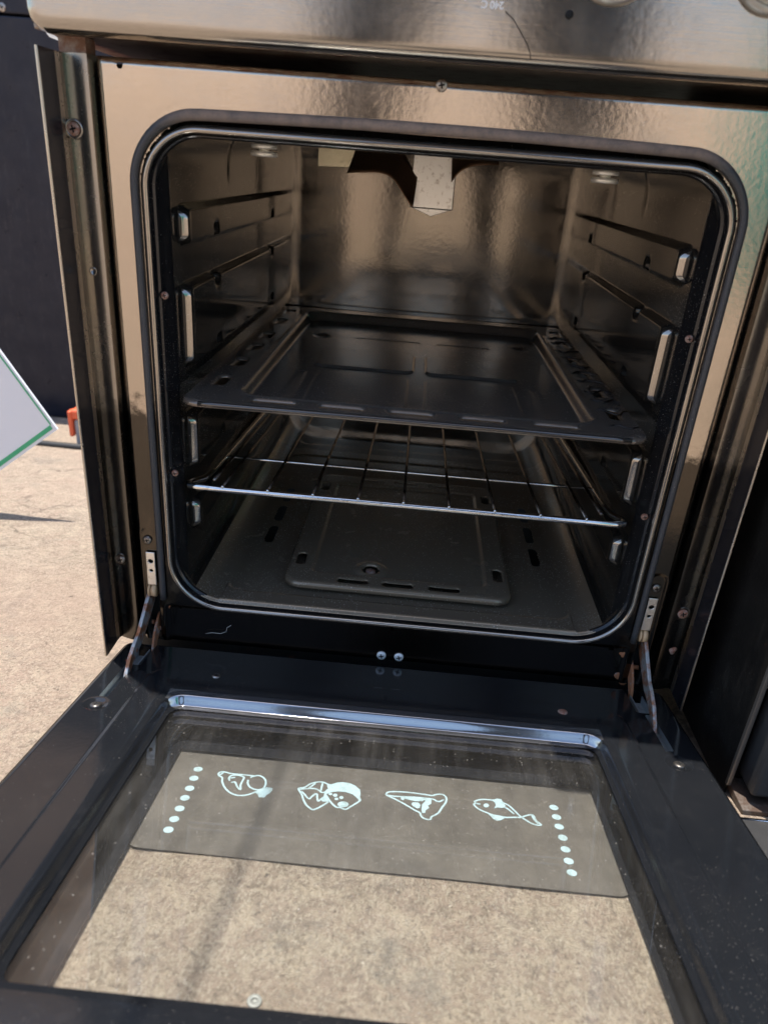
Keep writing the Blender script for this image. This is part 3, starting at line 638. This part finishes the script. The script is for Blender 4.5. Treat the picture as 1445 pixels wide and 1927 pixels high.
ICONS = [["roast_chicken", [[[-0.13076, 0.13496], [-0.1329, 0.13691], [-0.13198, 0.14032], [-0.12876, 0.14254], [-0.12749, 0.14736], [-0.12419, 0.15366], [-0.11957, 0.15888], [-0.11468, 0.16177], [-0.10944, 0.1624], [-0.10471, 0.16093], [-0.10072, 0.15811], [-0.09804, 0.15548]], [[-0.13076, 0.13496], [-0.12807, 0.13508], [-0.12196, 0.13631], [-0.11235, 0.13618], [-0.10462, 0.13627], [-0.10098, 0.13528], [-0.09732, 0.13666], [-0.09413, 0.14045], [-0.09291, 0.14641], [-0.09383, 0.15109], [-0.09712, 0.15325], [-0.10093, 0.15296], [-0.10475, 0.15057], [-0.10712, 0.14639], [-0.10774, 0.14264]], [[-0.10629, 0.13851], [-0.10492, 0.1371], [-0.10276, 0.13596]], [[-0.12218, 0.14497], [-0.12339, 0.14206], [-0.12228, 0.1389], [-0.11877, 0.13754], [-0.11381, 0.13815], [-0.11166, 0.14016], [-0.11203, 0.14565], [-0.11212, 0.15023], [-0.11091, 0.15529], [-0.11426, 0.15208], [-0.11647, 0.14789], [-0.11751, 0.14652], [-0.1197, 0.14726]], [[-0.12175, 0.14195], [-0.11921, 0.1406]], [[-0.13163, 0.13987], [-0.12966, 0.13638]]], [[[-0.09712, 0.15325], [-0.09383, 0.15109], [-0.0914, 0.1492], [-0.08661, 0.14957], [-0.08612, 0.15211], [-0.08767, 0.15606], [-0.08949, 0.15854], [-0.09063, 0.16199], [-0.09494, 0.1623], [-0.09637, 0.15889], [-0.09908, 0.15712]]]], ["muffins", [[[-0.04122, 0.1382], [-0.04366, 0.13782], [-0.04775, 0.13576], [-0.05249, 0.13613], [-0.05779, 0.13931], [-0.06177, 0.14453], [-0.06598, 0.14634], [-0.06557, 0.1489], [-0.06271, 0.15365], [-0.06036, 0.15984], [-0.05716, 0.16576], [-0.05344, 0.16939], [-0.05147, 0.17048], [-0.04815, 0.16824], [-0.04418, 0.16376], [-0.04101, 0.15971]], [[-0.06505, 0.1477], [-0.06149, 0.14638], [-0.05415, 0.14484], [-0.05015, 0.14647], [-0.04751, 0.14867], [-0.04479, 0.14787], [-0.04331, 0.14463]], [[-0.05796, 0.14469], [-0.05411, 0.13833]], [[-0.04844, 0.14695], [-0.04825, 0.13739]], [[-0.06328, 0.15004], [-0.06043, 0.1533], [-0.05807, 0.15659], [-0.056, 0.15808], [-0.05455, 0.15531], [-0.05267, 0.15208], [-0.05089, 0.15143], [-0.05003, 0.15606], [-0.04883, 0.15985], [-0.04689, 0.15702], [-0.04535, 0.1546]], [[-0.04333, 0.15209], [-0.04036, 0.15745], [-0.03654, 0.16258], [-0.03352, 0.16508], [-0.03129, 0.1646], [-0.027, 0.16639], [-0.02325, 0.16266], [-0.01908, 0.15775], [-0.01657, 0.15448]]], [[[-0.04535, 0.1546], [-0.04516, 0.14867], [-0.04323, 0.14911], [-0.04324, 0.15281], [-0.04056, 0.15964], [-0.04562, 0.15971], [-0.0468, 0.15773]], [[-0.0445, 0.13872], [-0.04129, 0.13759], [-0.03686, 0.1344], [-0.0322, 0.13303], [-0.02687, 0.13335], [-0.02184, 0.13603], [-0.01766, 0.14057], [-0.01678, 0.1457], [-0.01696, 0.14943], [-0.01561, 0.15361], [-0.01714, 0.15601], [-0.01812, 0.15254], [-0.02276, 0.14738], [-0.0286, 0.14531], [-0.03424, 0.14545], [-0.03972, 0.14707], [-0.04268, 0.14977], [-0.04525, 0.14794], [-0.04293, 0.14381]], [[-0.03887, 0.14954], [-0.03894, 0.15019], [-0.03929, 0.15076], [-0.03985, 0.15113], [-0.0405, 0.15124], [-0.04112, 0.15105], [-0.04159, 0.15061], [-0.04181, 0.15], [-0.04174, 0.14935], [-0.04139, 0.14877], [-0.04083, 0.1484], [-0.04018, 0.1483], [-0.03955, 0.14849], [-0.03908, 0.14893]], [[-0.03465, 0.15036], [-0.03474, 0.15123], [-0.03518, 0.15199], [-0.03587, 0.15248], [-0.03669, 0.15261], [-0.03747, 0.15235], [-0.03805, 0.15175], [-0.03833, 0.15093], [-0.03825, 0.15005], [-0.03781, 0.14929], [-0.03712, 0.14879], [-0.0363, 0.14867], [-0.03552, 0.14893], [-0.03493, 0.14953]], [[-0.02962, 0.15251], [-0.02972, 0.15332], [-0.03014, 0.15402], [-0.0308, 0.15447], [-0.03157, 0.15459], [-0.0323, 0.15435], [-0.03285, 0.15381], [-0.0331, 0.15305], [-0.03302, 0.15225], [-0.0326, 0.15154], [-0.03193, 0.15108], [-0.03116, 0.15096], [-0.03042, 0.1512], [-0.02987, 0.15175]], [[-0.03353, 0.15472], [-0.0336, 0.15543], [-0.03395, 0.15604], [-0.0345, 0.15643], [-0.03515, 0.15653], [-0.03577, 0.15632], [-0.03623, 0.15584], [-0.03645, 0.15518], [-0.03638, 0.15447], [-0.03604, 0.15386], [-0.03549, 0.15347], [-0.03484, 0.15336], [-0.03421, 0.15358], [-0.03375, 0.15406]], [[-0.02486, 0.16007], [-0.02515, 0.16166], [-0.02622, 0.16305], [-0.02787, 0.16399], [-0.02977, 0.16428], [-0.03156, 0.16387], [-0.03287, 0.16285], [-0.03346, 0.1614], [-0.0332, 0.15981], [-0.03213, 0.1584], [-0.03047, 0.15745], [-0.02855, 0.15715], [-0.02675, 0.15757], [-0.02543, 0.15861]]]], ["pizza_slice", [[[0.00357, 0.14292], [0.00489, 0.14046], [0.00863, 0.13896], [0.01621, 0.13807], [0.02476, 0.13793], [0.03331, 0.13847], [0.04042, 0.13886], [0.04378, 0.13713], [0.04761, 0.13615], [0.05088, 0.13774], [0.05192, 0.14168], [0.05079, 0.147], [0.04804, 0.15247], [0.04556, 0.15851], [0.0432, 0.16166], [0.03949, 0.16498], [0.03876, 0.16782], [0.03627, 0.16853], [0.03312, 0.16731], [0.03133, 0.16484], [0.03042, 0.16151], [0.02676, 0.15927], [0.02213, 0.15573], [0.01556, 0.15099], [0.00842, 0.14662], [0.00434, 0.14429], [0.00357, 0.14292]], [[0.00504, 0.14418], [0.0107, 0.14456], [0.01822, 0.14397], [0.02951, 0.1431], [0.04081, 0.14341], [0.04359, 0.14519], [0.04639, 0.14549], [0.04928, 0.1432]]], [[[0.03234, 0.14399], [0.03986, 0.14356], [0.03953, 0.14946], [0.03693, 0.15202], [0.03782, 0.15475], [0.03502, 0.15801], [0.03476, 0.1612], [0.03225, 0.16158], [0.03181, 0.15779], [0.0323, 0.1513], [0.03513, 0.1465]], [[0.01542, 0.14478], [0.03328, 0.14311], [0.03421, 0.14518], [0.03279, 0.14723], [0.02718, 0.1481], [0.02484, 0.14773], [0.01874, 0.14648], [0.01737, 0.14853], [0.01548, 0.14736]], [[0.02486, 0.14992], [0.02951, 0.14941], [0.03114, 0.1522], [0.03043, 0.15588], [0.02859, 0.15687], [0.02489, 0.15424], [0.02394, 0.15187]]]], ["fish", [[[0.07434, 0.1412], [0.07758, 0.13885], [0.08244, 0.13735], [0.08813, 0.13721], [0.09194, 0.13699], [0.09738, 0.1391], [0.10174, 0.14209], [0.10567, 0.14798], [0.10869, 0.15317], [0.11074, 0.15496]], [[0.07434, 0.1412], [0.07488, 0.14332], [0.07359, 0.14497], [0.07543, 0.14831], [0.0789, 0.15135], [0.08376, 0.15379], [0.08729, 0.15536], [0.0927, 0.15629], [0.0972, 0.157], [0.10372, 0.15601], [0.11074, 0.15496]], [[0.11074, 0.15496], [0.11433, 0.15232], [0.11873, 0.1506], [0.12023, 0.15283], [0.12098, 0.15688], [0.12322, 0.15996], [0.12402, 0.16202], [0.12014, 0.16226], [0.11589, 0.16038], [0.11268, 0.15743], [0.11074, 0.15496]], [[0.11868, 0.15096], [0.11956, 0.15571], [0.12182, 0.16017]], [[0.07488, 0.14332], [0.07837, 0.14373]], [[0.09862, 0.14475], [0.10112, 0.14724], [0.10431, 0.15138]]], [[[0.08571, 0.14434], [0.08539, 0.14543], [0.08468, 0.14637], [0.08372, 0.14697], [0.08271, 0.14713], [0.08185, 0.1468], [0.08129, 0.14606], [0.08116, 0.14504], [0.08147, 0.14395], [0.08218, 0.14301], [0.08314, 0.14239], [0.08416, 0.14224], [0.08503, 0.14257], [0.08558, 0.14332]], [[0.0881, 0.13758], [0.09315, 0.13456], [0.09645, 0.1348], [0.09747, 0.13835], [0.09887, 0.14253], [0.09862, 0.14475], [0.09568, 0.14592], [0.09197, 0.14577], [0.08945, 0.14759], [0.09133, 0.14297], [0.09071, 0.13977]], [[0.08373, 0.15415], [0.08915, 0.15508], [0.09541, 0.15657], [0.0961, 0.15855], [0.09309, 0.16106], [0.08982, 0.1619], [0.08769, 0.1605], [0.08572, 0.15734]]]]]
DOTS = [[-0.1506, 0.1348], [-0.1504, 0.1469], [-0.1499, 0.1598], [-0.1499, 0.1716], [-0.15, 0.1842], [-0.1501, 0.1962], [-0.1505, 0.2078], [0.1381, 0.1388], [0.1381, 0.1504], [0.1381, 0.1616], [0.1385, 0.174], [0.1381, 0.1866], [0.138, 0.1986], [0.1379, 0.2101]]

for nm, strokes, fills in ICONS:
    parts = []; hh = -.04412
    strokes = [[(x * 1.0071, .646 - (.646 - s) * 1.0071) for x, s in q] for q in strokes]; fills = [[(x * 1.0071, .646 - (.646 - s) * 1.0071) for x, s in q] for q in fills]
    for s_ in strokes: hh += .0000012; parts.append(ribbon(s_, .00155, hh))
    for p in fills: hh += .0000012; parts.append(([fr(x, s, hh) for x, s in p], [tuple(range(len(p)))]))
    V, F = join_geo(parts); mk(nm + '_pictogram', V, F, WHITEINK, DOOR, smooth=False)
for i, (x, s) in enumerate([(x * 1.0071, .646 - (.646 - s) * 1.0071) for x, s in DOTS]):
    mk('printed_dot', [fr(x + .0036*math.cos(t), s + .0033*math.sin(t), -.04412) for t in np.linspace(0, 2*math.pi, 25)[:-1]], [tuple(range(24))], WHITEINK, DOOR, smooth=False)
def don(x, s, h=0): return tuple(dp(x, s, h))
screw('door_screw', don(-.1578, .0560, .0004), DN, .0040, SCREWM, DOOR, cross=True)
screw('door_screw', don(.1541, .0610, .0004), DN, .0044, RUSTY, DOOR, cross=False)
screw('door_screw', don(-.2422, .1170, -.0030), DN, .0046, simple('dark_screw', (.12, .11, .10), .35, .8, .3), DOOR)
screw('door_screw', don(.2364, .1220, -.0030), DN, .0046, bpy.data.materials['dark_screw'], DOOR)
for xc in (-.2412, .2345):
    box('hinge_channel', (xc - .0060, .010, -.0120), (xc + .0060, .108, -.0105), CHANNEL, DOOR, frame=fr)
    box('channel_wall', (xc - .0062, .010, -.0105), (xc - .0052, .108, -.0030), CHANNEL, DOOR, frame=fr)
    box('channel_wall', (xc + .0052, .010, -.0105), (xc + .0062, .108, -.0030), CHANNEL, DOOR, frame=fr)
arm = [(.010, -.3790), (-.004, -.3850), (-.034, -.4065), (-.046, -.4110), (-.058, -.4170), (-.0680, -.4260), (-.0740, -.4330), (-.0700, -.4350), (-.056, -.4270), (-.044, -.4230), (-.030, -.4200), (-.004, -.4060), (.012, -.3960)]
latch = [(.020, -.4120), (.008, -.4110), (-.002, -.4170), (-.010, -.4250), (-.016, -.4350), (-.018, -.4440), (-.012, -.4450), (-.004, -.4360), (.006, -.4280), (.020, -.4250)]
for s in (-1, 1):
    xa = -.2378 if s < 0 else .2350
    prism('hinge_arm', arm, 'x', xa - .0017, xa + .0017, STEELARM, DOOR, bev=.0005)
    xl = xa - s * .0052
    prism('hinge_latch', latch, 'x', xl - .0011, xl + .0011, RUSTPL, DOOR, bev=.0004)
    tube('hinge_pin', [(xl - .004, .004, -.4200), (xa + s*.002, .004, -.4200)], .0022, RUSTPL, DOOR, seg=14)
    tube('arm_rivet', [(xa - .0018, -.0440, -.4190), (xa + .0018, -.0440, -.4190)], .0022, RUSTY, DOOR, seg=14)
# ================================================================== baking tray
TR = root('baking_tray', (0, 0, 0), 'black enamelled baking tray with slotted rim on the middle oven runners', 'tray')
TY = -.012
def tr_out(x, y): return rng_box(x, y, -.1975, .1945, 0, .466, .020)
def tr_slots(x, y):
    d = np.full(x.shape, 9.)
    for yc in (.070, .139, .207, .268, .353, .418):
        d = np.minimum(d, rbox(x, y, -.1775, yc, .0052, .0150, .0045)); d = np.minimum(d, rbox(x, y, .1770, yc - .003, .0052, .0150, .0045))
    for xc in (-.120, -.0625, -.004, .056, .118): d = np.minimum(d, rbox(x, y, xc, .0180, .0185, .0040, .0038))
    return d
def tr_hole(x, y): return np.minimum(tr_slots(x, y), -tr_out(x, y))
def tr_pos(x, y):
    d = np.maximum(-tr_out(x, y), 0); r = .0045
    z = -(r - np.sqrt(np.maximum(0, r*r - np.maximum(0, r - d)**2)))
    b = -rng_box(x, y, -.1545, .1545, .0300, .4330, .022)
    z = z - .0100 * sst(b, 0, .0070) + .0010 * np.exp(-((b + .002) / .0025)**2)
    def em(x0, x1, y0, y1, rr=.010): return sst(-rng_box(x, y, x0, x1, y0, y1, rr), 0, .0024)
    z = z + .0021 * (em(-.103, -.0085, .050, .162) + em(.0065, .098, .050, .162) + em(-.112, -.0045, .184, .268) + em(.0065, .106, .184, .268))
    z = z - .0005 * (em(-.125, -.113, .07, .165, .005) + em(.1135, .1240, .075, .165, .005) + em(-.08, .0, .330, .340, .004) + em(.02, .085, .330, .340, .004))
    for xc, yc in ((-.1225, .335), (.1245, .348)): z = z - .0022 * (1 - sst(np.hypot(x - xc, (y - yc) * .8), .003, .0120))
    z = z - .0022 * (1 - sst(tr_slots(x, y), 0, .0024)) * (d > .003)
    gr = np.exp(-((x - .178) / .012) ** 2) * .0003 * np.sin(x * 900 + 3 * np.sin(y * 170)) * np.sin(y * 400 + 2 * np.sin(x * 333)); z = z + np.where(x > .16, gr, 0)
    return x, y + TY, z - .1855
o = grid('tray_pan', np.arange(-.1990, .1961, .0011), np.arange(-.0015, .4676, .0011), tr_pos, TRAYM, TR, hole=tr_hole, cell=.0011); solid(o, .0009)
tube('rolled_rim', [(x, TY + .0022, -.1880) for x in np.linspace(-.180, .177, 30)], .0024, enamel('tray_rim_enamel', base=(.12, .11, .10), metal=.8, rough=.15, peel=.1, dust=.3, speck=.03), TR, seg=10)
grease = simple('burnt_grease', (.012, .008, .006), .12, 0, .8, 350)
for k in range(11):
    y0 = TY + .03 + k * .036 + random.uniform(-.006, .006); pts = []
    for t in np.linspace(0, 1, 7): pts.append((.163 + .028 * t, y0 + random.uniform(-.004, .004) + .004*math.sin(t*7+k), -.1853 + random.uniform(0, .0005)))
    tube('grease_streak', pts, [.0004, .0008, .0012, .0008, .0012, .0007, .0004], grease, TR, seg=8)
# ================================================================== wire rack
RK = root('oven_rack', (0, 0, 0), 'chrome wire rack on the lower oven runners under the tray', 'rack')
def rk(x, y, dz=0): return (x, y, -.2735 - (y - .015) * .070 + dz)
rim = [rk(-.182, .0120)] + [rk(x, .0120) for x in np.linspace(-.175, .170, 12)]
outline = [rk(x, .010) for x in np.linspace(-.190, .1865, 20)] + [rk(.1935, .0125), rk(.1965, .019), rk(.193, .027), rk(.1885, .034)] + [rk(.187, y) for y in np.linspace(.06, .43, 8)] + [rk(x, .440) for x in np.linspace(.18, -.18, 6)] + [rk(-.189, y) for y in np.linspace(.43, .06, 8)] + [rk(-.1905, .034), rk(-.196, .027), rk(-.2, .019), rk(-.197, .0125)]
fr_o = tube('outer_rod', outline, .0030, CHROME, RK, seg=12, closed=True)
for sgn, xr in ((-1, -.1800), (1, .1780)): tube('side_rail', [rk(xr, y, .001) for y in (.03, .15, .3, .435)], .0018, CHROME_DIRTY, RK, seg=8)
for k in range(9):
    x0 = -.1665 + k * .0408 - .004*0; tube('wire', [rk(x0, y, .0030) for y in (.012, .12, .25, .34, .44)], .0014, CHROME_DIRTY, RK, seg=8)
    tube('weld_tip', [rk(x0, .0075, .0032), rk(x0, .0115, .0034)], [.0012, .0015], CHROME, RK, seg=8)
tube('cross_wire', [rk(x, .1035, .0005) for x in np.linspace(-.193, .190, 8)], .0017, CHROME, RK, seg=8)
tube('cross_wire', [rk(x, .300, .0005) for x in np.linspace(-.190, .187, 8)], .0017, CHROME_DIRTY, RK, seg=8)
# ================================================================== things around
NBM = enamel('neighbour_cabinet_black', base=(.010, .009, .008), rough=.45, dust=.8, speck=.03, rust=.15, spec=.15)
NBD = enamel('neighbour_door_grey', base=(.035, .035, .036), rough=.4, dust=1.0, speck=.04, peel=.1)
NB = root('neighbouring_cooker', (0, 0, 0), 'second black cooker standing close on the right with rusty lower sill', 'cooker')
box('side_wall', (.2935, -.1000, -.470), (.2960, .45, .35), NBM, NB)
box('cabinet_body', (.2962, -.090, -.470), (.86, .45, .35), NBM, NB)
box('corner_trim', (.2925, -.1035, -.4560), (.2965, -.0995, .35), simple('dull_trim', (.22, .21, .20), .35, .8), NB, bev=.0008)
box('door_panel', (.3035, -.1220, -.4490), (.85, -.0910, .20), NBD, NB, bev=.004)
box('door_bottom_trim', (.3240, -.1260, -.4520), (.85, -.1225, -.4462), NBD, NB, bev=.001)
box('rusty_sill', (.2970, -.1290, -.4640), (.86, -.092, -.4565), simple('rusty_sill_metal', (.075, .045, .030), .7, .2, .5, 300, (.16, .14, .12), 60), NB, bev=.001)
tube('chrome_edge', [(.288, -.1360, -.4600), (.86, -.1360, -.4600)], .0022, CHROME, NB, seg=10)
fl_ = [(.284, -.138), (.86, -.138), (.86, -.330), (.284, -.330)]
def gz(y, h): return DP[2] - .0478/math.cos(A)*1 + (-(y - DP[1])) * math.tan(A) + h
mk('kick_plate', [(x, y, gz(y, .001)) for x, y in fl_] + [(x, y, gz(y, .004)) for x, y in fl_], [(3,2,1,0),(4,5,6,7),(0,1,5,4),(1,2,6,5),(2,3,7,6),(3,0,4,7)], NBD, NB, smooth=False)

BC = root('black_cabinet', (0, 0, 0), 'tall black steel cabinet in the background at the left, scuffed near its foot', 'cabinet')
BCM = enamel('cabinet_navy_black', base=(.010, .012, .022), spec=.25, rough=.30, dust=1.6, speck=.03, peel=.5, peelscale=8, dustcol=(.22, .21, .20))
zg = gz(1.5, 0)
box('cabinet_door', (-2.3, 1.500, zg + .004), (-.25, 1.54, .268), BCM, BC, bev=.004)
box('cabinet_top', (-2.3, 1.500, .273), (-.25, 1.54, .33), BCM, BC, bev=.004)
box('cabinet_carcass', (-2.28, 1.545, zg - .15), (-.27, 2.2, .32), BCM, BC)
screw('hinge_screw', (-1.092, 1.4995, .285), FY, .010, SCREWM, BC)

BD = root('white_board', (0, 0, 0), 'small white board with a green border standing on one corner at the left', 'board')
Rc = np.array([-.5683, .5, -.420]); u1 = np.array([-.527, 0, .850]); u2 = np.array([-.717, 0, -.697]); u2 = u2 - (u2 @ u1) * u1 * .55; u2 /= np.linalg.norm(u2)
WB = simple('white_laminate', (.80, .82, .86), .35); GR = simple('green_tape', (.06, .42, .20), .5)
def bd(a, b, t): return tuple(Rc + u1 * a + u2 * b + np.array([0, t, 0]))
def bdbox(name, a0, a1, b0, b1, t0, t1, mat):
    v = [bd(a, b, t) for t in (t0, t1) for a, b in ((a0, b0), (a1, b0), (a1, b1), (a0, b1))]
    return mk(name, v, [(0,1,2,3),(7,6,5,4),(0,4,5,1),(1,5,6,2),(2,6,7,3),(3,7,4,0)], mat, BD, smooth=False)
bdbox('board_sheet', 0, .33, 0, .232, 0, .004, WB)
bdbox('border_tape', .005, .012, .006, .227, -.0006, -.0001, GR)
bdbox('border_tape', .012, .325, .0035, .0060, -.0006, -.0001, GR)
bdbox('border_tape', .318, .325, .006, .227, -.0006, -.0001, GR)
bdbox('border_tape', .012, .325, .2245, .227, -.0006, -.0001, GR)

OB = root('orange_toolbox', (0, 0, 0), 'orange and grey case mostly hidden behind the cooker side', 'case')
ORG = simple('orange_plastic', (.75, .13, .05), .45); GRY = simple('grey_plastic', (.30, .32, .34), .5)
yo = 1.10; zo = gz(yo, 0)
box('case_body', (-.838, yo, zo + .002), (-.55, yo + .16, zo + .072), GRY, OB, bev=.006)
box('case_lid', (-.842, yo - .004, zo + .073), (-.545, yo + .164, zo + .098), ORG, OB, bev=.005)
box('case_corner', (-.850, yo - .006, zo + .028), (-.8385, yo + .02, zo + .095), ORG, OB, bev=.004)
cb = tube('black_cable', [(-1.6, 1.16, gz(1.16, .006)), (-1.2, 1.11, gz(1.11, .006)), (-.95, 1.075, gz(1.075, .006)), (-.80, 1.07, gz(1.07, .006)), (-.55, 1.09, gz(1.09, .006))], .0085, simple('black_rubber', (.02, .02, .02), .6), None, seg=10)
tag(cb, 'thin black cable lying on the ground beside the orange case', 'cable')
W0 = np.array(Vector(dp(-.0612, .3300, -.0462)))
ws = lathe('metal_washer', [(.0016, .0008), (.0016, .0013), (.0039, .0013), (.0042, .0009), (.0042, 0)], W0, DN, simple('dull_washer', (.34, .34, .31), .6, .3, .3), None, seg=28)
tag(ws, 'small steel washer lying on the ground under the door glass', 'washer')
cd = tube('added_streak_cable', [(-.2585 + y * .047 - .0, y, 1.10 + .012 * y * y) for y in np.linspace(-7, 5.9, 30)], .0026, bpy.data.materials['black_rubber'], None, seg=10)  # unseen cable added to cast the thin streak shadow on the glass
tag(cd, 'thin black cable added overhead out of view to cast the streak on the glass', 'cable')
WALL = root('building', (0, 0, 0), 'tan rendered building wall beyond the black cabinet', 'building')
box('rendered_wall', (-9, 6, -2.2), (-.9, 6.3, 5.5), simple('tan_render', (.62, .45, .32), .9, 0, .4, 20, (.50, .37, .27), 2, (.4, .6)), WALL)
# ---- what the steel mirrors: the photographer and a barrel behind the camera
PT = simple('dark_trousers', (.022, .024, .030), .9, 0, .3, 300); SH = simple('grey_shirt', (.16, .16, .18), .9); SK = simple('skin', (.36, .21, .14), .6)
def person():
    me = bpy.data.meshes.new('person'); yb = -1.05; g = lambda y: gz(y, 0)
    J = {'pel': (.06, yb, .62, .20), 'bel': (.06, yb+.02, .78, .14), 'chest': (.06, yb+.10, 1.00, .16), 'neck': (.05, yb+.19, 1.20, .055), 'head': (.045, yb+.26, 1.33, .085), 'crown': (.045, yb+.29, 1.43, .070),
         'hl': (-.07, yb, .56, .17), 'kl': (-.150, yb+.04, .14, .085), 'al': (-.20, yb-.02, g(yb)+.09, .045), 'fl': (-.21, yb+.13, g(yb+.13)+.035, .038),
         'hr': (.19, yb, .56, .17), 'kr': (.25, yb+.05, .14, .115), 'ar': (.28, yb-.01, g(yb)+.09, .060), 'fr': (.30, yb+.14, g(yb+.14)+.035, .038),
         'sl': (-.12, yb+.14, 1.12, .055), 'el': (-.16, yb+.26, .86, .042), 'wl': (-.09, yb+.38, .60, .028), 'nl': (-.06, yb+.41, .52, .030),
         'sr': (.24, yb+.14, 1.12, .055), 'er': (.26, yb+.26, .86, .042), 'wr': (.16, yb+.38, .60, .028), 'nr': (.13, yb+.41, .52, .030)}
    E = [('pel','bel'),('bel','chest'),('chest','neck'),('neck','head'),('head','crown'),('pel','hl'),('hl','kl'),('kl','al'),('al','fl'),('pel','hr'),('hr','kr'),('kr','ar'),('ar','fr'),('chest','sl'),('sl','el'),('el','wl'),('wl','nl'),('chest','sr'),('sr','er'),('er','wr'),('wr','nr')]
    ks = list(J); me.from_pydata([J[k][:3] for k in ks], [(ks.index(a), ks.index(b)) for a, b in E], [])
    o = bpy.data.objects.new('person', me); COL.objects.link(o)
    md = o.modifiers.new('skin', 'SKIN')
    for i, k in enumerate(ks): me.skin_vertices[0].data[i].radius = (J[k][3],) * 2
    me.skin_vertices[0].data[0].use_root = True
    s = o.modifiers.new('sub', 'SUBSURF'); s.levels = 2; s.render_levels = 2
    me.materials.append(PT); return o
tag(person(), 'person in dark clothes leaning forward, seen only mirrored in the steel', 'person')
TB = root('plastic_barrel', (0, 0, 0), 'teal plastic barrel mirrored at the right edge of the steel face', 'barrel')
tb = lathe('barrel_body', [(.0, 0), (.20, 0), (.215, .03), (.215, .25), (.222, .28), (.215, .31), (.215, .58), (.222, .61), (.215, .64), (.21, .86), (.19, .90), (0, .905)], (1.02, -1.55, gz(-1.55, -.02)), (0, 0, 1), simple('teal_plastic', (.05, .42, .38), .4), TB, seg=40)
lathe('barrel_bung', [(.03, .90), (.03, .925), (0, .926)], (1.10, -1.55, gz(-1.55, -.02)), (0, 0, 1), ENAMEL, TB, seg=20)
